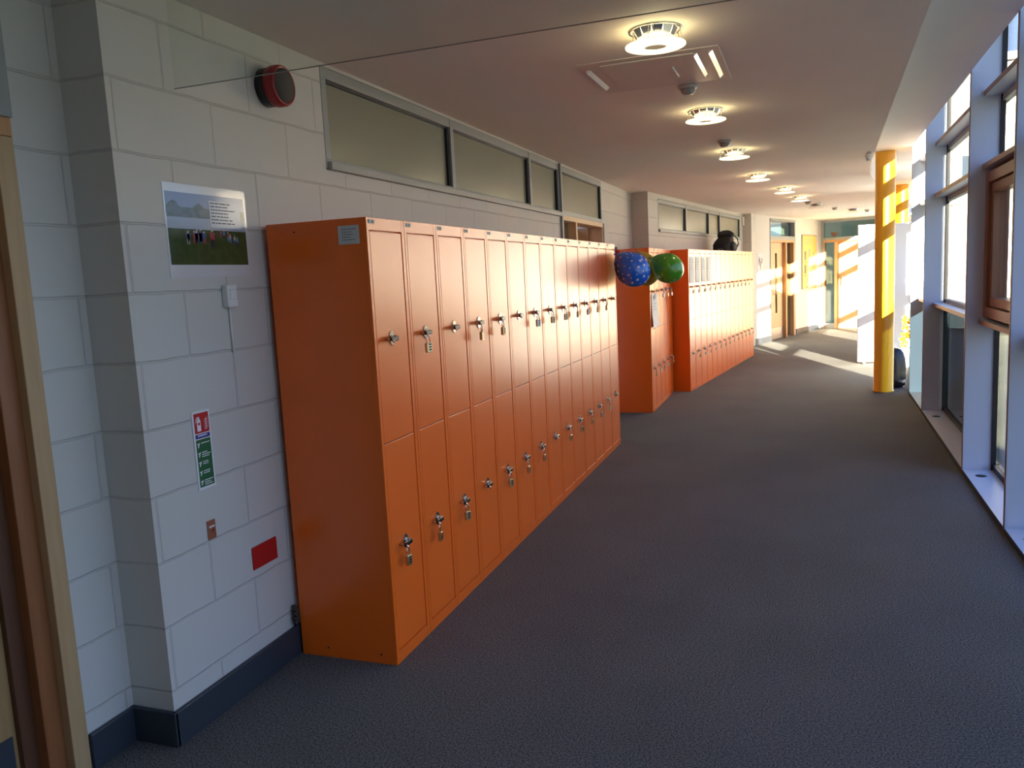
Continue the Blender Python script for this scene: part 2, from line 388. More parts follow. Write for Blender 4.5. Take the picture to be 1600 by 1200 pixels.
# far classroom door in wall C
def door_c():
    r = struct(empty('door_3', C0, -A175), 'far classroom door left of the yellow poster')
    f = MB()
    f.box(-.13, .012, .98, 2.56, 2.45, 2.50, M_GREY, .003); f.box(-.13, .012, .98, 2.56, 2.07, 2.15, M_GREY, .003)
    f.box(-.13, .012, 2.50, 2.56, 0, 2.5, M_GREY, .003); f.box(-.13, .012, .98, 1.01, 0, 2.5, M_GREY, .003)
    f.build('frame', r)
    f = MB()
    f.box(-.13, .01, 1.01, 2.50, 2.02, 2.07, M_OAKD, .002); f.box(-.13, .01, 1.92, 2.0, 0, 2.02, M_OAKD, .002); f.box(-.13, .01, 2.44, 2.50, 0, 2.02, M_OAKD, .002)
    f.box(-.13, .01, 1.01, 1.04, 0, 2.02, M_OAKD, .002)
    f.build('inner_frame', r)
    MB().box(-.08, -.07, 1.01, 2.50, 2.15, 2.45, M_GLASS_INT).build('transom_glass', r)
    MB().box(-.08, -.07, 2.0, 2.44, .02, 2.02, M_GLASS_INT).build('sidelight', r)
    lf = MB(); lf.box(-.10, -.055, 1.04, 1.44, .005, 2.02, M_OAK); lf.box(-.10, -.055, 1.56, 1.92, .005, 2.02, M_OAK)
    lf.box(-.10, -.055, 1.44, 1.56, .005, .55, M_OAK); lf.box(-.10, -.055, 1.44, 1.56, 1.80, 2.02, M_OAK); lf.build('leaf', r)
    MB().box(-.085, -.075, 1.44, 1.56, .55, 1.80, mat('smoked_vision_glass', (.05, .03, .02), .15)).build('vision_panel', r)
    MB().box(-.054, -.05, 1.06, 1.90, .01, .24, mat('kick_steel', (.35, .34, .33), .35, .8)).build('kick_plate', r)
    h = MB(); h.tube([(-.05, 1.36, .95), (-.01, 1.36, .95), (-.01, 1.36, 1.35), (-.05, 1.36, 1.35)], .012, M_BRASS); h.build('pull_handle', r)
    MB().box(-1.4, -1.35, -.4, 3.6, 0, 2.55, mat('teal_room_wall', (.12, .18, .17), .7)).build('room_wall', r)
door_c()

def door_d():
    r = struct(empty('door_4', D0, D_R), 'end classroom door')
    f = MB()
    f.box(-.13, .012, .05, 1.80, 2.48, 2.53, M_GREY, .003); f.box(-.13, .012, .05, 1.80, 2.07, 2.13, M_GREY, .003)
    f.box(-.13, .012, .05, .11, 0, 2.5, M_GREY, .003); f.box(-.13, .012, 1.74, 1.80, 0, 2.5, M_GREY, .003)
    f.build('frame', r)
    f = MB(); f.box(-.12, .01, .11, 1.74, 2.02, 2.07, M_OAKD, .002); f.box(-.12, .01, .36, .42, 0, 2.02, M_OAK, .002); f.box(-.12, .01, 1.62, 1.74, 0, 2.02, M_OAK, .002)
    f.box(-.12, .01, .11, .135, 0, 2.02, M_OAKD, .002)
    f.build('inner_frame', r)
    MB().box(-.08, -.07, .11, 1.74, 2.13, 2.48, M_GLASS_INT).build('transom_glass', r)
    MB().box(-.08, -.07, .135, .36, .12, 2.02, M_GLASS_INT).build('sidelight', r)
    MB().box(-.10, -.02, .11, .36, .0, .12, M_GREY).build('base_panel', r)
    MB().box(-.09, -.045, .42, 1.62, .005, 2.02, M_OAK, .002).build('leaf', r)
    h = MB(); h.tube([(-.045, .52, 1.0), (-.0, .52, 1.0), (0, .52, 1.3), (-.045, .52, 1.3)], .012, M_CHROME); h.build('pull_handle', r)
    MB().box(-1.8, -1.75, -.8, 3.6, 0, 2.55, mat('olive_room_wall', (.36, .40, .33), .7)).build('room_wall', r)
    MB().box(-1.75, -1.72, .1, .42, 1.2, 1.75, M_PAPER).build('wall_paper', r)
    MB().box(-1.75, -1.71, .50, .85, .9, 1.5, mat('muted_red', (.35, .07, .04), .6)).build('wall_picture', r)
door_d()
def heart():
    pts = []
    for i in range(28):
        t = 2 * PI * i / 28
        pts.append((.006 * 16 * math.sin(t) ** 3 * .78, .0055 * (13 * math.cos(t) - 5 * math.cos(2 * t) - 2 * math.cos(3 * t) - math.cos(4 * t)) * .78))
    zmin = min(p[1] for p in pts)
    R = Matrix(((0, 0, 1, 0), (1, 0, 0, 0), (0, 1, 0, 0), (0, 0, 0, 1)))
    b = MB().prism([(p[0], p[1] - zmin) for p in pts], -.012, .012, mat('brown_felt', (.22, .11, .07), .8), R, .004)
    u = .34
    wl = D0 + Vector((math.sin(PI / 2 + A175), math.cos(PI / 2 + A175), 0)) * u + Vector((math.cos(PI / 2 + A175), -math.sin(PI / 2 + A175), 0)) * -.045
    o = b.build('heart_ornament', None, (wl.x, wl.y, 2.131), D_R)
    tag(o, 'small brown heart standing on the ledge above the end door', 'ornament')
heart()

# ------------------------------------------------------------------ glass wall on the right
GX = .19
nodes = [Vector((x, y, 0)) for x, y in FAC]
def bay_dir(i):
    a = nodes[i]; b = nodes[i + 1]; d = b - a; return math.atan2(d.x, d.y), d.length
# fins
for i, p in enumerate(nodes):
    if i < 3: continue
    a = bay_dir(min(i, len(nodes) - 2))[0]
    if i > 0: a = (a + bay_dir(i - 1)[0]) / 2
    r = struct(empty('trim_%d' % (i + 1), p, -a), 'white laminate fin with brown front edge')
    MB().box(.004, GX, -.011, .011, 0, TOPB, M_LAM, .001).build('fin_board', r)
    MB().box(0, .004, -.0112, .0112, 0.0, TOPB, M_BROWN).build('edge_strip', r)
SH = [(1.07, 1.10), (2.12, 2.15), (2.60, 2.63)]
wall('wall_right', [(.0, .25, 0, 2.82, 0, HIGH)], (1.0, -4.85, 0), -math.radians(.4), M_WHITE, 'solid wall behind the camera')
for i in range(2, len(nodes) - 1):
    a, ln = bay_dir(i)
    r = struct(empty('window_%d' % (i + 4), nodes[i], -a), 'bay of the glass wall')
    y0, y1 = .012, ln - .012
    # floor board with edge
    s = MB(); s.box(.003, GX, y0, y1, 0.0, .03, M_LAM); s.build('sill_board', r)
    MB().box(0, .003, y0, y1, 0, .031, M_SKIRT).build('sill_edge', r)
    if i in (7, 8, 6):
        MB().lathe([(.001, .0), (.036, .0), (.034, .003), (.001, .004)], M_BLACK, 20, Matrix.Translation((.09, ln - .20 if i != 8 else ln - .36, .030))).build('cable_grommet', r)
    f = MB()
    f.box(GX - .01, GX + .02, y0, y0 + .02, .03, TOPB, M_SEAL); f.box(GX - .01, GX + .02, y1 - .012, y1, .03, TOPB, M_SEAL)
    for z0, z1 in SH: f.box(GX, GX + .05, y0, y1, z0 - .045, z1 + .035, M_GREY)
    f.box(GX, GX + .05, y0, y1, .03, .07, M_SEAL); f.box(GX, GX + .05, y0, y1, TOPB - .04, TOPB, M_GREY)
    f.build('frame', r)
    for z0, z1 in SH:
        sh = MB().box(.084, GX + .002, y0, y1, z0, z1, M_LAM).build('shelf', r)
        MB().box(.080, .084, y0, y1, z0 - .0005, z1 + .0005, M_BROWN).build('edge_strip', sh)
    zs = [.07] + [z for s_ in SH for z in s_] + [TOPB - .04]
    for k in range(0, 8, 2):
        low_pane = (k == 0 and 8 <= i <= 9)
        if i == 7 and k == 2: continue
        MB().box(GX + .015, GX + .021, y0 + .03, y1 - .012, zs[k] + (.03 if k else 0), zs[k + 1] - (.04 if k < 6 else 0), M_GLASS_TINT if low_pane else M_GLASS).build('pane', r)
    if i == 7:   # brown opening casement
        cz0, cz1 = 1.12, 2.09
        c = MB()
        c.box(.105, GX + .04, y0, y0 + .08, cz0, cz1, M_BROWN, .003); c.box(.105, GX + .04, y1 - .09, y1, cz0, cz1, M_BROWN, .003)
        c.box(.105, GX + .04, y0 + .08, y1 - .09, cz0, cz0 + .07, M_BROWN, .003); c.box(.105, GX + .04, y0 + .08, y1 - .09, cz1 - .07, cz1, M_BROWN, .003)
        cf = c.build('casement_frame', r)
        c = MB(); q0, q1, w0, w1 = y0 + .085, y1 - .095, cz0 + .075, cz1 - .075
        for t in ((q0, q0 + .06, w0, w1), (q1 - .06, q1, w0, w1), (q0 + .06, q1 - .06, w0, w0 + .06), (q0 + .06, q1 - .06, w1 - .06, w1)):
            c.box(.125, GX + .03, t[0], t[1], t[2], t[3], M_BROWN, .004)
        sa = c.build('sash', r)
        MB().box(.16, .166, q0 + .06, q1 - .06, w0 + .06, w1 - .06, M_GLASS).build('pane', sa)
        MB().tube([(.125, q0 + .03, 1.28), (.10, q0 + .03, 1.28), (.095, q0 + .03, 1.26), (.095, q0 + .03, 1.17)], .008, M_CHROME).build('handle', sa)

# ------------------------------------------------------------------ yellow columns
def column(x, y, r, label):
    o = MB().lathe([(r + .006, 0), (r + .006, .012), (r, .016), (r, HIGH - .005), (r, HIGH)], M_YELLOW, 40).build('column', None, (x, y, 0))
    tag(o, label, 'column', 'yellow columns beside the glass wall')
column(.927, 10.37, .108, 'round yellow column in front of the white display board')
column(1.60, 15.1, .108, 'far yellow column rising above the white display board')

# ------------------------------------------------------------------ lockers
W_ = .3127; LD = .451; H_ = 1.8; XF = -1.549; Y0 = 2.738
def make_locker():
    r = empty('locker', (0, 0, 0))
    g = .0012
    b = MB()
    b.box(-LD, -.016, g, W_ - g, 0, H_, M_ORANGE)
    b.box(-.016, 0, g, .020, 0, H_, M_ORANGE, .0012); b.box(-.016, 0, W_ - .026, W_ - g, 0, H_, M_ORANGE, .0012)
    b.box(-.016, -.0005, .0195, W_ - .0255, 1.752, H_, M_ORANGE, .001)
    b.box(-.016, -.0005, .0195, W_ - .0255, 0, .050, M_ORANGE, .001)
    b.box(-.016, -.006, .0195, W_ - .0255, .911, .917, M_ORANGE_DK)
    b.build('body', r)
    MB().box(0, .0008, .014, .062, 1.776, 1.793, mat('label_plate', (.66, .60, .52), .6)).box(.0008, .0012, .017, .024, 1.778, 1.790, M_INK).box(.0008, .0012, .041, .049, 1.780, 1.789, M_INK).box(.0008, .0012, .053, .058, 1.781, 1.788, M_INK).build('number_plate', r)
    for z0, z1, lz in ((.9165, 1.747, 1.327), (.055, .9115, .483)):
        d = MB().box(-.014, -.0015, .0245, W_ - .0305, z0, z1, M_ORANGE, .0018).build('door', r)
        e = MB()
        e.prism([(.021 * math.cos(t * PI / 8) + .142, .030 * math.sin(t * PI / 8)) for t in range(16)], 0, .004, M_CHROME,
                Matrix.Translation((-.0015, 0, lz)) @ Matrix(((0, 0, 1, 0), (1, 0, 0, 0), (0, 1, 0, 0), (0, 0, 0, 1))))
        e.build('escutcheon', d, label='chrome oval lock plate')
        k = MB()
        k.cyl((.002, .142, lz), (.022, .142, lz), .012, M_CHROME, n=14)
        k.box(.020, .030, .085, .150, lz - .009, lz + .009, M_DARKMETAL, .003)
        k.tube([(-.001, .092, lz), (.015, .092, lz), (.030, .092, lz - .001), (.034, .092, lz - .006), (.034, .092, lz - .014)], .0045, M_CHROME, 6)
        k.build('latch', d, label='dark swivel latch with chrome staple')
    return r
proto = make_locker()
def make_padlock(metal):
    r = empty('padlock')
    b = MB(); b.box(-.008, .008, -.015, .015, -.072, -.030, metal, .003); b.build('body', r)
    pts = [(0, -.009, -.030), (0, -.009, -.010)] + [(0, -.009 * math.cos(t * PI / 6), -.008 + .009 * math.sin(t * PI / 6)) for t in range(1, 6)] + [(0, .009, -.010), (0, .009, -.030)]
    MB().tube(pts, .0025, M_CHROME, 6).build('shackle', r)
    d = MB()
    for k in range(3): d.box(.0075, .0095, -.004, .010, -.040 - k * .011, -.034 - k * .011, M_BLACK)
    d.build('dial', r)
    return r
pad_b = make_padlock(M_BRASS); pad_s = make_padlock(M_SILVER)
used = {'l': False, 'b': False, 's': False}
def get(kind):
    src = {'l': proto, 'b': pad_b, 's': pad_s}[kind]
    if not used[kind]: used[kind] = True; return src
    return copy_tree(src)
def bank(org, ang, n, lab, glabel, up, lo, kinds):
    for i in range(n):
        o = get('l'); o.rotation_euler = (0, 0, -ang)
        o.location = (org[0] + math.sin(ang) * W_ * i, org[1] + math.cos(ang) * W_ * i, 0)
        pos = ORD[i] + '' if i < n - 1 else 'farthest'
        if i == 0: pos = 'nearest to the camera'
        tag(o, 'orange two-door locker, %s of %s' % (pos, lab), 'locker', glabel)
        for row, zz, has in (('upper', 1.327, up), ('lower', .483, lo)):
            if has[i] != '1': continue
            kd = kinds[(i * 3 + (row == 'lower') * 5) % len(kinds)]
            q = get(kd); ly, lx = .092, .034
            q.rotation_euler = (0, 0, -ang + random.uniform(-.5, .5))
            q.location = (o.location.x + lx * math.cos(ang) + ly * math.sin(ang), o.location.y - lx * math.sin(ang) + ly * math.cos(ang), zz - .0135)
            who = 'the ' + ORD[i] + ' locker' if i else 'the nearest locker'
            tag(q, '%s padlock on the %s door of %s of %s' % ('brass' if kd == 'b' else 'silver', row, who, lab), 'padlock', 'padlocks on ' + lab)
N1 = 'the long near bank'; N2 = 'the short middle bank'; N3 = 'the far bank'
bank((XF, Y0), 0, 14, N1, 'orange lockers of the near bank', '01011011111110', '11101110111110', 'bbsb')
bank((-1.530, 8.735), 0, 5, N2, 'orange lockers of the middle bank', '10111', '11111', 'sb')
B3 = (-1.319, 10.33)
bank(B3, math.radians(7.2), 14, N3, 'orange lockers of the far bank', '11111111111110', '01111111111111', 'bs')

# ------------------------------------------------------------------ papers and notices
RYZ = Matrix(((0, 0, 1, 0), (1, 0, 0, 0), (0, 1, 0, 0), (0, 0, 0, 1)))   # (u, v, w) -> (w, u, v): faces +x
RXZ = Matrix(((1, 0, 0, 0), (0, 0, -1, 0), (0, 1, 0, 0), (0, 0, 0, 1)))  # (u, v, w) -> (u, -w, v): faces -y
def lines(b, u0, u1, v0, v1, n, w, m, mx, ragged=.3, th=.35):
    st = (v1 - v0) / n
    for k in range(n):
        e = u1 - (u1 - u0) * random.uniform(0, ragged)
        u = u0
        while u < e - .002:
            L_ = min(random.uniform(.08, .22) * (u1 - u0), e - u)
            z = v1 - k * st
            b.box(u, u + L_ * .82, z - st * th, z, w, w + .0004, m, 0, mx); u += L_
# note on the locker's side
b = MB(); b.box(0, .092, 0, .071, 0, .0008, mat('note_paper', (.62, .60, .56), .6), 0, RXZ)
lines(b, .016, .080, .008, .058, 5, .0008, M_INK, RXZ, .5, .22)
o = b.build('note', None, (-1.673, Y0 - .0002, 1.702)); tag(o, 'small white typed note stuck on the orange side of the nearest locker', 'note')
# screw holes on the side
for x, z in ((-1.872, 1.763), (-1.873, .041), (-1.621, .039)): MB().cyl((x - XF, .001, z), (x - XF, -.001, z), .004, M_BLACK, n=10).build('screw_hole', proto)

# laminated picture on the wall
def picture():
    r = empty('wall_poster', (WX, 2.225, 1.60))
    Wp, Hp = .432, .325
    MB().box(0, .0015, 0, Wp, 0, Hp, mat('laminate_sheet', (.70, .70, .70), .08, coat=1)).build('sheet', r)
    b = MB(); z0, z1 = .045, .295; u0, u1 = .008, .420
    grass = noise_mat('photo_grass', (.045, .075, .02), (.07, .10, .03), 30, .12)
    sky = mat('photo_sky', (.22, .30, .46), .12); cloud = mat('photo_mist', (.36, .42, .52), .12); tree = noise_mat('photo_trees', (.05, .085, .08), (.09, .13, .14), 40, .12)
    b.box(.0015, .0019, u0, u1, z0, z0 + .125, grass); b.box(.0015, .0019, u0, u1, z0 + .125, z0 + .165, cloud)
    b.box(.0015, .0019, u0, u1, z0 + .2, z1, sky)
    b.box(.0015, .0019, u0, u1, z0 + .165, z0 + .2, tree)
    # uneven treetops
    pts = [(u0, z0 + .165)]; 
    for k in range(24): pts.append((u0 + (u1 - u0) * .58 * k / 23, z0 + .198 + .014 * random.random() + .012 * math.sin(k * .5)))
    pts.append((u0 + (u1 - u0) * .58, z0 + .165))
    b.prism([(p[0], p[1]) for p in pts], .0019, .0021, tree, RYZ)
    b.build('photo', r)
    t = MB(); t.box(.0019, .0022, .225, .395, z0 + .135, z0 + .232, mat('caption_white', (.62, .66, .72), .12)); lines(t, .232, .37, z0 + .142, z0 + .225, 7, .0022, M_INK, RYZ, .35, .3)
    t.build('caption', r)
    cols = [mat('figure_%d' % k, c, .3) for k, c in enumerate([(.35, .04, .05), (.04, .07, .25), (.02, .02, .03), (.45, .40, .36), (.30, .08, .16), (.10, .22, .40)])]
    def figure(u, v, s, m1, m2):
        g = MB()
        g.cyl((.0021, u, v + s * .9), (.0024, u, v + s * .9), s * .10, cols[3], n=8)
        g.prism([(u - s * .16, v + s * .40), (u + s * .16, v + s * .40), (u + s * .20, v + s * .78), (u - s * .20, v + s * .78)], .0021, .0023, m1, RYZ)
        g.prism([(u - s * .15, v), (u - s * .04, v), (u, v + s * .35), (u + s * .07, v), (u + s * .18, v), (u + s * .15, v + s * .42), (u - s * .15, v + s * .42)], .0021, .0023, m2, RYZ)
        g.build('figure', r)
    figure(.228, z0 + .058, .075, cols[0], cols[2])
    for k in range(9): figure(.075 + .115 * random.random(), z0 + .068 + .02 * random.random(), .045, random.choice(cols), random.choice(cols))
    for k in range(6): figure(.27 + .11 * k / 6 + .01 * random.random(), z0 + .10 - .035 * k / 6, .034, random.choice(cols), random.choice(cols))
    tag(r, 'laminated photo of people sitting on a field, on the white block wall', 'poster')
picture()

# fire extinguisher sign
def fire_sign():
    r = empty('fire_sign', (WX, 2.252, .842))
    Ws, Hs = .090, .285
    MB().box(0, .004, 0, Ws, 0, Hs, mat('sign_white', (.80, .80, .80), .3), .0008).build('backing', r)
    b = MB(); b.box(.004, .0046, .008, Ws - .008, .205, Hs - .008, mat('sign_red', (.55, .02, .025), .3)); 
    wht = mat('sign_print', (.85, .85, .85), .3)
    b.box(.0046, .005, .021, .040, .212, .250, wht, .0002); b.prism([(.021, .249), (.040, .249), (.036, .258), (.025, .258)], .0046, .005, wht, RYZ)
    b.box(.0046, .005, .027, .034, .257, .264, wht); b.tube([(.0048, .034, .263), (.0048, .022, .262), (.0048, .016, .252), (.0048, .015, .244)], .0016, wht, 6)
    b.box(.005, .0053, .026, .036, .234, .243, mat('sign_red', (.55, .02, .025), .3))
    for k in range(5):
        z = .214 + k * .0085; u = .060
        b.prism([(u, z), (u + .010, z + .003), (u + .018, z + .013), (u + .012, z + .008), (u - .001, z + .003)], .0046, .005, wht, RYZ)
    b.build('red_field', r, label='red field with white extinguisher and flames')
    c = MB(); c.box(.004, .0046, .008, Ws - .008, .186, .201, mat('sign_blue', (.03, .04, .28), .3)); lines(c, .020, .068, .190, .198, 1, .0046, wht, RYZ, .1, .6); c.build('blue_strip', r)
    d = MB(); d.box(.004, .0046, .008, Ws - .008, .010, .182, mat('sign_green', (.012, .13, .045), .3))
    for k, n in enumerate((1, 3, 2, 2, 3)):
        z = .170 - k * .034
        d.prism([(.014, z - .016), (.019, z - .017), (.026, z), (.021, z + .001)], .0046, .005, wht, RYZ)
        d.box(.0046, .005, .013, .018, z - .006, z - .001, wht)
        lines(d, .032, .078, z - .0075 * n, z, n, .0046, wht, RYZ, .4, .45)
    d.build('green_field', r)
    tag(r, 'tall red and green fire extinguisher instruction sign on the block wall', 'sign')
fire_sign()
# copper key switch, red plate, blank socket
b = MB(); b.box(0, .006, 0, .040, 0, .070, mat('copper_plate', (.50, .22, .14), .3, .7), .001); r = b.build('key_switch', None, (WX, 2.275, .652)); tag(r, 'small copper key switch plate on the block wall below the fire sign', 'switch')
MB().cyl((.005, .02, .036), (.010, .02, .036), .007, M_CHROME, n=12).box(.010, .0105, .019, .021, .031, .041, M_BLACK).build('key_barrel', r)
MB().box(.006, .0065, .006, .034, .044, .050, M_PAPER).build('text_strip', r)
rp_ = []
b = MB(); b.box(0, .006, 0, .155, 0, .092, M_RED, .003); o = b.build('cover_plate', None, (WX, 2.504, .452)); tag(o, 'red rectangular cover plate low on the wall beside the nearest locker', 'cover plate')
r = empty('call_point', (WX, 2.475, 1.485)); MB().box(0, .028, 0, .058, 0, .085, M_WHITE, .006).build('box', r); MB().cyl((.006, .03, -.17), (.006, .03, .0), .004, M_WHITE, n=8).build('conduit', r)
MB().box(.028, .031, .010, .048, .030, .068, M_WHITE, .004).build('cover', r)
tag(r, 'painted-over white switch box with thin conduit under the laminated poster', 'switch box')
# alarm sounder
r = empty('alarm_sounder', (WX, 2.86, 2.352))
RX_ = Matrix.Rotation(PI / 2, 4, 'Y')
MB().lathe([(.001, 0), (.076, 0), (.076, .035), (.070, .042), (.001, .042)], M_BLACK, 32, RX_).build('base', r)
MB().lathe([(.001, .04), (.078, .04), (.081, .048), (.081, .075), (.077, .086), (.070, .090), (.068, .085), (.001, .085)], mat('sounder_red', (.30, .012, .015), .35), 36, RX_).build('housing', r)
MB().lathe([(.001, .083), (.067, .083), (.066, .088), (.001, .089)], mat('grey_grille', (.10, .085, .075), .9, spec=.15), 32, RX_).build('grille', r)
tag(r, 'round red fire alarm sounder with grey face high on the block wall', 'alarm')

# beads of a dark chain behind the nearest locker
b = MB()
for k in range(9):
    bmesh.ops.create_icosphere(b.bm, subdivisions=2, radius=.009, matrix=Matrix.Translation((-2.012 + .004 * math.sin(k * 2), 2.722 - .006 * (k % 2), .139 + .0095 * k)))
b.mi(M_DARKMETAL)
o = b.build('bead_chain'); tag(o, 'short dark bead chain on the skirting behind the nearest locker', 'chain')

# papers on the middle and far banks
def sheet(name, loc, rz, wdt, hgt, label, group=None, curl=.006, mtl=M_PAPER, marks=5):
    b = MB(); n = 8; prev = None; mi = b.mi(mtl)
    for k in range(n + 1):
        v = hgt * k / n; x = curl * ((1 - k / n) ** 2) + .0005
        row = [b.bm.verts.new(Vector((x + t, u, v))) for u, t in ((0, 0), (wdt, 0), (wdt, .0008), (0, .0008))]
        if prev:
            for j in range(4):
                f = b.bm.faces.new((prev[j], prev[(j + 1) % 4], row[(j + 1) % 4], row[j])); f.material_index = mi
        else: b.bm.faces.new(row)
        prev = row
    b.bm.faces.new(prev)
    lines(b, wdt * .15, wdt * .85, hgt * .45, hgt * .9, marks, .0016 + curl * .3, mat('pale_ink', (.45, .47, .50), .6), RYZ, .5, .25)
    o = b.build(name, None, loc, rz); tag(o, label, 'paper', group); return o
sheet('torn_poster', (-1.527, 8.79, .93), 0, .40, .37, 'large curling white paper hanging below the first locks of the middle bank', None, .02)
ang3 = math.radians(7.2)
for k in range(4):
    u = W_ * k + .05; x = B3[0] + math.sin(ang3) * u + math.cos(ang3) * .002; y = B3[1] + math.cos(ang3) * u
    sheet('locker_notice', (x, y, 1.375), -ang3, .20, .33, 'white notice on the upper door of the %s locker of the far bank' % ('nearest' if k == 0 else ORD[k]), 'notices on the far lockers', .002)

# ------------------------------------------------------------------ balloons
def balloon(name, c, dirn, rad, ln, colr, label, stars=0, starcol=(.92, .94, .96)):
    d = Vector(dirn).normalized(); r = empty(name, c)
    q = d.to_track_quat('Z', 'Y').to_matrix().to_4x4()
    prof = [(0.001, -ln * .5)]
    for k in range(1, 25):
        t = k / 24; th = PI * (1 - t)
        z = math.cos(th); rr = math.sin(th) * (1 - .22 * max(0, z) ** 1.2)
        prof.append((max(.004, rad * rr), ln * .5 * z * (1 + .10 * max(0, z))))
    b = MB(); mt = mat(name + '_rubber', colr, .22, spec=.6, coat=.6)
    P(mt).inputs['Subsurface Weight'].default_value = .15; P(mt).inputs['Subsurface Scale'].default_value = .02; P(mt).inputs['Subsurface Radius'].default_value = colr
    b.lathe(prof, mt, 40, q); b.build('skin', r)
    zt = prof[-1][1]
    b = MB().lathe([(.004, zt - .004), (.006, zt + .004), (.005, zt + .010), (.013, zt + .022), (.011, zt + .023), (.001, zt + .012)], mt, 16, q); b.build('knot', r)
    if stars:
        s = MB(); sm = mat(name + '_print', starcol, .4); mi = s.mi(sm)
        for k in range(stars):
            zz = -1 + 2 * (k + .5) / stars; ph = k * 2.39996 + random.uniform(-.2, .2)
            if zz > .82: continue
            th = math.acos(zz); R0 = rad * math.sin(th) * (1 - .22 * max(0, zz) ** 1.2)
            ct = Vector((R0 * math.cos(ph), R0 * math.sin(ph), ln * .5 * zz * (1 + .10 * max(0, zz))))
            nrm = Vector((ct.x / rad ** 2, ct.y / rad ** 2, ct.z / (ln * .5) ** 2)).normalized()
            t1 = nrm.orthogonal().normalized(); t2 = nrm.cross(t1); sz = random.choice((.009, .013, .017))
            vs = []
            for j in range(10):
                rr = sz if j % 2 == 0 else sz * .45; a = j * PI / 5 + k
                vs.append(s.bm.verts.new(q @ (ct + nrm * .0012 + (t1 * math.cos(a) + t2 * math.sin(a)) * rr - nrm * (rr * rr / (2 * rad)))))
            f = s.bm.faces.new(vs); f.material_index = mi
        s.build('star_print', r)
    tag(r, label, 'balloon', 'party balloons tied at the end of the near bank')
    return r, Vector(c) + d * (zt + .012)
kn = []
kn.append(balloon('blue_balloon', (-1.376, 7.0, 1.573), (-.72, .05, .66), .148, .335, (.005, .17, .85), 'blue balloon printed with white stars at the end of the near lockers', 90))
kn.append(balloon('green_balloon', (-1.105, 7.22, 1.568), (-.85, .1, .52), .132, .30, (.09, .42, .01), 'green balloon printed with pale stars, right of the yellow balloon', 60, (.35, .55, .15)))
kn.append(balloon('yellow_balloon', (-1.345, 7.44, 1.567), (-.3, -.1, .9), .140, .31, (.45, .28, .01), 'dark yellow balloon half hidden between the blue and green balloons', 40, (.6, .5, .1)))
kn.append(balloon('red_balloon', (-1.585, 7.34, 1.66), (.1, -.5, .8), .085, .20, (.45, .01, .02), 'red balloon mostly hidden behind the blue balloon at the locker corner'))
tie = Vector((-1.56, 7.125, 1.806))
for q_, (r_, k) in enumerate(kn):
    tie = (Vector((-1.56, 7.125, 1.806)), kn[2][1], kn[3][1], Vector((-1.56, 7.125, 1.806)))[q_]
    mid = (k + tie) / 2 + Vector((0, 0, -.01)); o_ = Vector(r_.location)
    MB().tube([k - o_, mid - o_, tie - o_], .0012, M_PAPER, 5).build('string', r_)

# ------------------------------------------------------------------ black backpack on the far bank
def backpack():
    u = W_ * 9.9; p = Vector((B3[0] + math.sin(ang3) * u - .22 * math.cos(ang3), B3[1] + math.cos(ang3) * u + .03, 1.801))
    r = empty('backpack', p, -ang3); cl = noise_mat('black_cloth', (.010, .008, .010), (.022, .018, .022), 60, .8, .2)
    def loft(name, secs, n=32, e=.6):
        # secs: (z, x centre, y centre, half x, half y)
        b = MB(); b.mi(cl); rings = []
        for q_, (z, cx_, cy_, hx, hy) in enumerate(secs):
            R = []
            for j in range(n):
                a = 2 * PI * j / n; ca, sa = math.cos(a), math.sin(a)
                wv = 1 + .035 * math.sin(5 * a + q_ * 1.3) + .03 * math.sin(9 * a - q_ * 2.1)
                R.append(b.bm.verts.new(Vector((cx_ + hx * wv * math.copysign(abs(ca) ** e, ca), cy_ + hy * wv * math.copysign(abs(sa) ** e, sa), z + .006 * (1 + math.sin(3 * a + q_)) * (q_ > 0)))))
            rings.append(R)
        for A, B in zip(rings, rings[1:]):
            for j in range(n):
                f = b.bm.faces.new((A[j], A[(j + 1) % n], B[(j + 1) % n], B[j])); f.smooth = True
        b.bm.faces.new(rings[0]); b.bm.faces.new(rings[-1]); return b.build(name, r)
    loft('body', [(.004, 0, 0, .12, .25), (.03, 0, 0, .14, .28), (.10, 0, .01, .14, .28), (.15, 0, .04, .13, .24), (.19, 0, .09, .12, .18), (.23, 0, .13, .10, .13), (.26, 0, .15, .08, .09)])
    loft('top_flap', [(.225, .01, .13, .10, .10), (.245, .01, .13, .125, .14), (.275, .01, .15, .12, .14), (.315, 0, .19, .09, .09), (.335, 0, .20, .04, .05)], 32, .45)
    loft('pocket', [(.003, .13, .02, .04, .14), (.03, .135, .02, .055, .17), (.11, .135, .02, .05, .16), (.15, .12, .03, .03, .12)])
    MB().tube([(.11, .25, .26), (.15, .33, .21), (.16, .35, .12), (.13, .27, .022)], .010, cl, 8).build('strap', r)
    MB().tube([(.04, -.22, .030), (.02, -.36, .028), (-.02, -.48, .026), (.03, -.60, .020)], lambda t: .024 * (1 - t * .5), cl, 8).build('strap', r)
    tag(r, 'black rucksack slumped on top of the far locker bank', 'bag')
backpack()

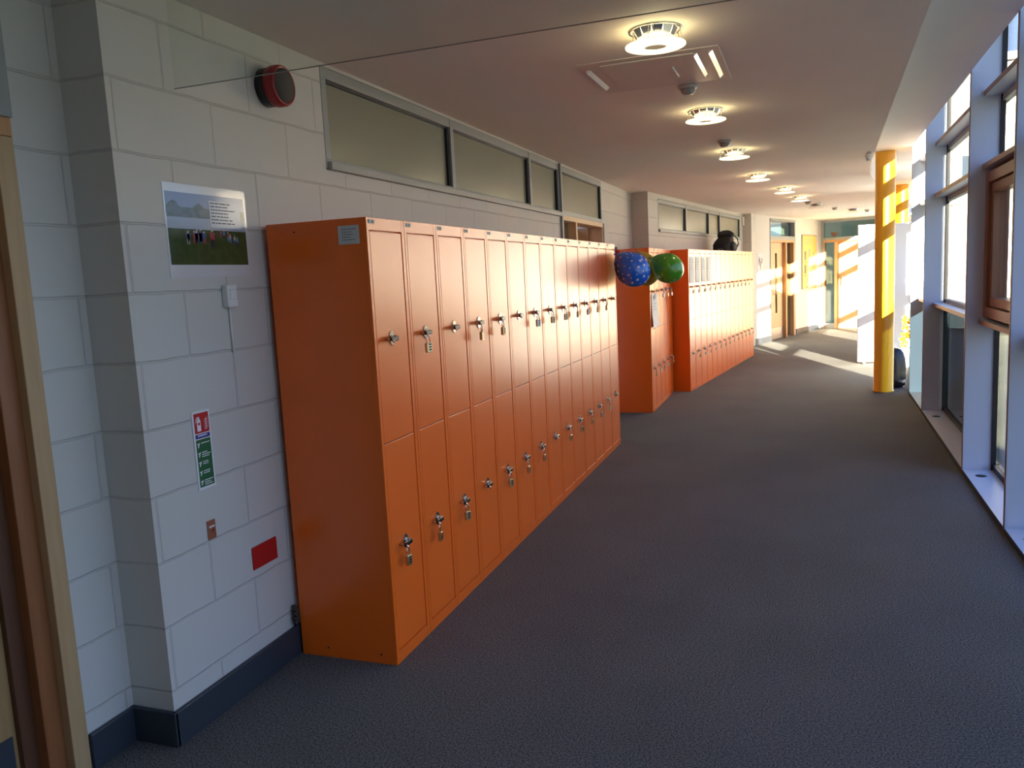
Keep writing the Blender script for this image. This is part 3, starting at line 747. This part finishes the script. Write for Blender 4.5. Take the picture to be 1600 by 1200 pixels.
# ------------------------------------------------------------------ bin bag behind the column
def binbag():
    b = MB(); m = mat('black_polythene', (.010, .009, .011), .28, spec=.6); n = 40; rings = []
    prof = [(.11, 0), (.135, .02), (.145, .10), (.15, .22), (.145, .34), (.13, .42), (.10, .465), (.05, .485), (.02, .495)]
    for k, (rr, z) in enumerate(prof):
        rings.append([b.bm.verts.new(Vector(((rr * (1 + .05 * math.sin(6 * a + k) + .04 * math.sin(11 * a + 2 * k))) * math.cos(a), (rr * (1 + .05 * math.sin(5 * a + k * 2))) * math.sin(a), z))) for a in [2 * PI * j / n for j in range(n)]])
    b.mi(m)
    for A, B in zip(rings, rings[1:]):
        for j in range(n): f = b.bm.faces.new((A[j], A[(j + 1) % n], B[(j + 1) % n], B[j])); f.smooth = True
    b.bm.faces.new(rings[0]); b.bm.faces.new(rings[-1])
    o = b.build('bin_bag', None, (1.055, 10.72, 0)); tag(o, 'full black bin bag on the carpet behind the front yellow column', 'bin bag')
binbag()

# ------------------------------------------------------------------ white display board and the yellow paper beside it
def board():
    r = empty('display_board', (.815, 13.18, 0), -math.radians(78))
    L2 = .72; m = mat('white_board', (.88, .88, .88), .5)
    MB().box(-.02, .02, 0, L2, .03, 2.075, m, .006).build('panel', r)
    p2 = MB().box(-.02, .02, 0, .62, .03, 2.075, m, .006).build('panel', r, (.0, L2 + .01, 0), math.radians(22))
    for u in (.06, L2 - .08):
        MB().box(-.10, .10, u, u + .03, 0, .03, M_GREY, .004).build('foot', r)
    MB().box(-.10, .10, L2 + .45, L2 + .48, 0, .03, M_GREY, .004).build('foot', r)
    tag(r, 'tall white folding display board standing behind the front yellow column', 'display board')
board()
b = MB(); b.mi(mat('yellow_crepe', (.80, .55, .02), .5)); b.mi(mat('orange_crepe', (.65, .25, .01), .5))
for k in range(60):
    z = .30 + .42 * random.random(); a = random.random() * 2 * PI; rr = .02 + .05 * random.random(); c = Vector((rr * math.cos(a), rr * math.sin(a), z))
    e1 = Vector((random.uniform(-1, 1), random.uniform(-1, 1), random.uniform(-.4, 1))).normalized() * .045; e2 = Vector((random.uniform(-1, 1), random.uniform(-1, 1), random.uniform(-1, 1))).normalized() * .03
    f = b.bm.faces.new([b.bm.verts.new(c - e1), b.bm.verts.new(c + e2), b.bm.verts.new(c + e1), b.bm.verts.new(c - e2)]); f.material_index = k % 3 == 0
r = empty('paper_flowers', (1.44, 12.75, 0)); b.build('flowers', r)
MB().lathe([(.001, 0), (.06, 0), (.075, .28), (.07, .28), (.055, .01), (.001, .01)], mat('white_pot', (.8, .8, .78), .4), 24).cyl((0, 0, .01), (0, 0, .35), .012, mat('stem_green', (.05, .12, .02), .6), n=8).build('pot', r)
tag(r, 'yellow and orange flowers in a white pot right of the display board', 'flowers')

# ------------------------------------------------------------------ far wall items
def on_c(u, off): return C0 + Vector((math.sin(A175), math.cos(A175), 0)) * u + Vector((math.cos(A175), -math.sin(A175), 0)) * off
def yellow_poster():
    p = on_c(3.0, .001); r = empty('yellow_poster', (p.x, p.y, .98), -A175)
    MB().box(0, .02, 0, 1.05, 0, 1.22, mat('poster_frame', (.45, .36, .22), .4), .004).build('frame', r)
    b = MB(); b.box(.02, .022, .035, 1.015, .035, 1.185, mat('poster_yellow', (.72, .60, .16), .4))
    pk = [mat('poster_ink_%d' % k, c, .5) for k, c in enumerate([(.20, .15, .06), (.45, .40, .28), (.12, .14, .10), (.70, .68, .55)])]
    for uu, vv in ((.2, .75), (.5, .80), (.8, .72), (.2, .45), (.5, .42), (.8, .45), (.35, .18), (.68, .2)):
        b.box(.022, .0235, uu - .06, uu + .06, vv - .10, vv + .10, random.choice(pk)); b.box(.022, .0235, uu - .09, uu + .09, vv - .15, vv - .13, pk[0])
    lines(b, .15, .9, .98, 1.12, 3, .022, pk[1], RYZ, .2, .4)
    b.build('print', r); tag(r, 'large yellow framed poster on the far white wall between the doors', 'poster')
yellow_poster()
p = on_c(.26, .001); r = empty('wall_drawing', (p.x, p.y, 1.30), -A175)
MB().box(0, .003, 0, .34, 0, .50, M_PAPER).build('sheet', r)
b = MB()
pts = [(.06, .44), (.08, .26), (.10, .40), (.13, .24), (.12, .43), (.17, .30), (.16, .18), (.20, .36), (.24, .30), (.27, .34), (.22, .40), (.29, .38)]
for k in range(len(pts) - 1):
    d = Vector((pts[k + 1][0] - pts[k][0], pts[k + 1][1] - pts[k][1])); 
    b.box(.003, .0036 + .0002 * k, -.006, .006, 0, d.length, mat('brown_pen', (.16, .10, .07), .6), 0, Matrix.Translation((0, pts[k][0], pts[k][1])) @ Matrix.Rotation(-math.atan2(d.x, d.y), 4, 'X'))
b.build('pen_marks', r); tag(r, 'white sheet with scribbled brown drawing on the pillar beside the far lockers', 'drawing')
p = on_c(4.05, .001); o = MB().box(0, .01, 0, .07, 0, .09, M_GREY, .003).build('wall_socket', None, (p.x, p.y, .45), -A175); tag(o, 'small grey wall socket low on the far white wall below the yellow poster', 'socket')
# small intercom high on the return behind the far lockers
u = 5.70; p = B0 + Vector((math.sin(A76), math.cos(A76), 0)) * 5.78 + Vector((math.cos(A76), -math.sin(A76), 0)) * .001
o = MB().box(0, .04, 0, .09, 0, .16, M_WHITE, .006).build('wall_sensor', None, (p.x, p.y, 2.33), -A76); tag(o, 'small white box high on the wall past the far strip window', 'sensor')

# ------------------------------------------------------------------ ceiling fittings
def make_light(on):
    r = empty('ceiling_light')
    R = .098
    # faceted bright reflector between ceiling and disc
    b = MB(); n = 12
    for j in range(n):
        a0, a1 = 2 * PI * j / n, 2 * PI * (j + 1) / n
        b.quad([(R * math.cos(a0), R * math.sin(a0), 0), (R * math.cos(a1), R * math.sin(a1), 0), (R * .80 * math.cos(a1 - .05), R * .80 * math.sin(a1 - .05), -.034), (R * .80 * math.cos(a0 + .05), R * .80 * math.sin(a0 + .05), -.034)], M_CHROME)
    b.build('reflector', r)
    MB().lathe([(R + .004, 0), (R + .004, -.006), (R + .014, -.006), (R + .014, 0)], M_CHROME, 36, closed=True).build('rim', r)
    for j in range(3):
        a = 2 * PI * j / 3 + .55
        p0 = Vector((math.cos(a) * (R + .010), math.sin(a) * (R + .010), -.004)); p1 = Vector((math.cos(a) * .124, math.sin(a) * .124, -.064)); tn = Vector((-math.sin(a), math.cos(a), 0)) * .012
        MB().tube([p0 + tn, p1 + tn, p1 - tn, p0 - tn], .0018, M_CHROME, 6).build('hanger', r)
    if on: dm = mat('lit_glass_disc', (.9, .85, .6), .4, emit=(1, .88, .52), es=1.9)
    else: dm = mat('unlit_glass_disc', (.72, .70, .62), .2)
    MB().lathe([(.050, -.068), (.120, -.062), (.127, -.063), (.127, -.067), (.120, -.070), (.050, -.074)], dm, 48, closed=True).build('glass_disc', r)
    if on:
        ld = bpy.data.lights.new('lamp_bulb', 'POINT'); ld.energy = 2.6; ld.color = (1, .84, .50); ld.shadow_soft_size = .035
        lo = bpy.data.objects.new('lamp_bulb', ld); COL.objects.link(lo); lo.parent = r; lo.location = (0, 0, -.045)
    return r
LP = [(-.573, 3.567), (-.568, 5.46), (-.535, 7.42), (-.437, 9.49), (-.187, 11.38), (.002, 13.03), (.258, 14.94), (.961, 17.0)]
protoL = None; protoU = None
for k, (x, y) in enumerate(LP):
    if k < 6:
        if protoL is None: protoL = o = make_light(True)
        else: o = copy_tree(protoL)
        lb = 'lit round ceiling light with a glowing ring disc, %s from the camera' % (ORD[k] if k else 'nearest')
        if k == 0: lb = 'lit round ceiling light with glowing ring disc, nearest the camera beside the ceiling panel'
    else:
        if protoU is None: protoU = o = make_light(False)
        else: o = copy_tree(protoU)
        lb = 'unlit round ceiling light past the lit row, %s of the two' % ('nearer' if k == 6 else 'farther right')
    o.location = (x, y, CEIL); o.rotation_euler = (0, 0, .2 * k); tag(o, lb, 'ceiling light', 'round ceiling lights along the corridor')
# ceiling access panel with slots
r = empty('ceiling_vent', (-.68, 4.28, CEIL), math.radians(-.5))
pm = mat('panel_white', (.72, .68, .64), .45)
MB().box(-.335, .335, -.34, .34, -.005, 0, pm, .001).build('frame', r)
MB().box(-.235, .215, -.28, .28, -.010, -.004, pm, .001).build('lid', r)
def slot(x0, x1, y0, y1, nm='slot'):
    c = MB(); c.prism([(x0, -.004), (x0 + (x1 - x0) * .7, -.004), (x0, -.019)], -y1, -y0, mat('slot_white', (.95, .94, .92), .08, spec=1, coat=1), Matrix(((1, 0, 0, 0), (0, 0, -1, 0), (0, 1, 0, 0), (0, 0, 0, 1)))); o = c.build(nm, r, label='bright white slot grille'); return o
slot(-.315, -.285, -.22, .20); slot(.285, .312, -.28, .24); slot(.215, .237, -.26, .18); slot(.09, .098, -.10, .12)
tag(r, 'square ceiling panel with white slot grilles above the nearest lockers', 'ceiling vent')
# smoke detectors
def make_smoke():
    r = empty('smoke_detector')
    MB().lathe([(.001, 0), (.052, 0), (.052, -.014), (.046, -.020), (.001, -.020)], mat('detector_base', (.55, .53, .50), .4), 28).build('base', r)
    h = MB(); h.lathe([(.001, -.018), (.040, -.020), (.040, -.034), (.030, -.044), (.028, -.048), (.001, -.050)], mat('detector_head', (.40, .39, .38), .35), 28)
    h.build('head', r); return r
sm = make_smoke(); first = True
for k, (x, y, lb) in enumerate([(-.580, 4.69, 'smoke detector on the ceiling just past the square panel'), (-.566, 6.82, 'smoke detector between the second and third ceiling lights'),
                                (.122, 14.2, 'smoke detector beside the last lit ceiling light'), (.60, 16.2, 'smoke detector between the two unlit ceiling lights'), (1.25, 17.6, 'far smoke detector right of the farther unlit light')]):
    o = sm if k == 0 else copy_tree(sm); o.location = (x, y, CEIL); tag(o, 'round grey ' + lb, 'smoke detector', 'smoke detectors on the ceiling')
o = MB().box(-.02, .012, -.22, .22, -.02, 0, M_WHITE, .004).cyl((0, .02, -.02), (0, .02, -.055), .018, M_WHITE, n=12).build('track_sensor', None, (.62, 8.62, CEIL), -.03); tag(o, 'small white sensor on the ceiling step near the front yellow column', 'sensor')
# glass downstand
dg = MB().box(-2.03, .42, 2.332, 2.338, 2.247, CEIL, M_CURTAIN).build('trim_20'); struct(dg, 'clear glass screen hanging from the ceiling')
MB().box(-2.03, .42, 2.332, 2.338, 2.2452, 2.247, mat('glass_edge', (.16, .18, .16), .3)).build('edge', dg)

# ------------------------------------------------------------------ outside
G = noise_mat('paving_ground', (.09, .10, .07), (.13, .14, .10), 2, .9)
o = MB().prism([(2.0, -40), (60, -40), (60, 90), (3.6, 90), (3.6, 19), (1.42, 10), (1.40, -5), (2.0, -5)], -.3, -.15, G).build('floor_outside'); struct(o)
def ext_building(name, x0, x1, y0, y1, h, label, brick=(.52, .46, .40)):
    r = empty(name, ((x0 + x1) / 2, (y0 + y1) / 2, -.15)); X = (x1 - x0) / 2; Y = (y1 - y0) / 2
    bm_ = mat(name + '_brick', brick, .8); t = N(bm_, 'ShaderNodeTexCoord'); br = N(bm_, 'ShaderNodeTexBrick')
    s = N(bm_, 'ShaderNodeSeparateXYZ'); ad = N(bm_, 'ShaderNodeMath'); cx = N(bm_, 'ShaderNodeCombineXYZ'); L(bm_, t.outputs['Object'], s.inputs[0]); L(bm_, s.outputs['X'], ad.inputs[0]); L(bm_, s.outputs['Y'], ad.inputs[1]); L(bm_, ad.outputs[0], cx.inputs[0]); L(bm_, s.outputs['Z'], cx.inputs[1])
    br.inputs['Scale'].default_value = 1; br.inputs['Brick Width'].default_value = .44; br.inputs['Row Height'].default_value = .15; br.inputs['Mortar Size'].default_value = .012
    br.inputs['Color1'].default_value = (*brick, 1); br.inputs['Color2'].default_value = (brick[0] * .85, brick[1] * .85, brick[2] * .85, 1); br.inputs['Mortar'].default_value = (.6, .58, .54, 1)
    L(bm_, cx.outputs[0], br.inputs['Vector']); L(bm_, br.outputs['Color'], P(bm_).inputs['Base Color'])
    MB().box(-X, X, -Y, Y, 0, h, bm_).build('wall', r); MB().box(-X, X, -Y - .2, Y, h, h + .25, M_GREY).build('roof', r)
    for zz in range(int(h // 3)):
        for k in range(int(2 * X // 3)):
            u = -X + 1 + k * 3
            f = MB().box(u, u + 1.4, -Y - .05, -Y + .02, .9 + zz * 3, 2.4 + zz * 3, M_WHITE).build('window', r)
            MB().box(u + .08, u + 1.32, -Y - .06, -Y - .04, .98 + zz * 3, 2.32 + zz * 3, mat('outside_glass', (.05, .07, .09), .08)).build('pane', f)
    return r
tag(ext_building('school_wing', 4.5, 24, 34, 42, 8.5, ''), 'pale brick building outside, seen through the glass wall beyond the second fin', 'building')
tag(ext_building('shade_wing', 1.45, 6.02, -13, -5.2, 8.5, ''), 'unseen brick wing outside behind the camera, placed to shade the near bays', 'building')  # unseen wing, placed and sized to keep sun off the near bays
def hedge():
    b = MB(); m1 = b.mi(noise_mat('hedge_leaf', (.05, .10, .025), (.10, .17, .05), 3, .8))
    for k in range(2600):
        c = Vector((random.uniform(0, 9), random.uniform(0, 1), random.uniform(0, 1.5))); e1 = Vector((random.uniform(-1, 1), random.uniform(-1, 1), random.uniform(-1, 1))).normalized() * .12; e2 = Vector((random.uniform(-1, 1), random.uniform(-1, 1), random.uniform(-1, 1))).normalized() * .08
        b.bm.faces.new([b.bm.verts.new(c - e1), b.bm.verts.new(c + e2), b.bm.verts.new(c + e1), b.bm.verts.new(c - e2)])
    r = empty('hedge', (3.9, 24, -.15)); b.build('foliage', r); MB().box(.1, 8.9, .15, .85, 0, 1.4, mat('hedge_core', (.02, .035, .012), .9)).build('branches', r)
    tag(r, 'green clipped hedge outside in front of the pale building', 'hedge')
hedge()
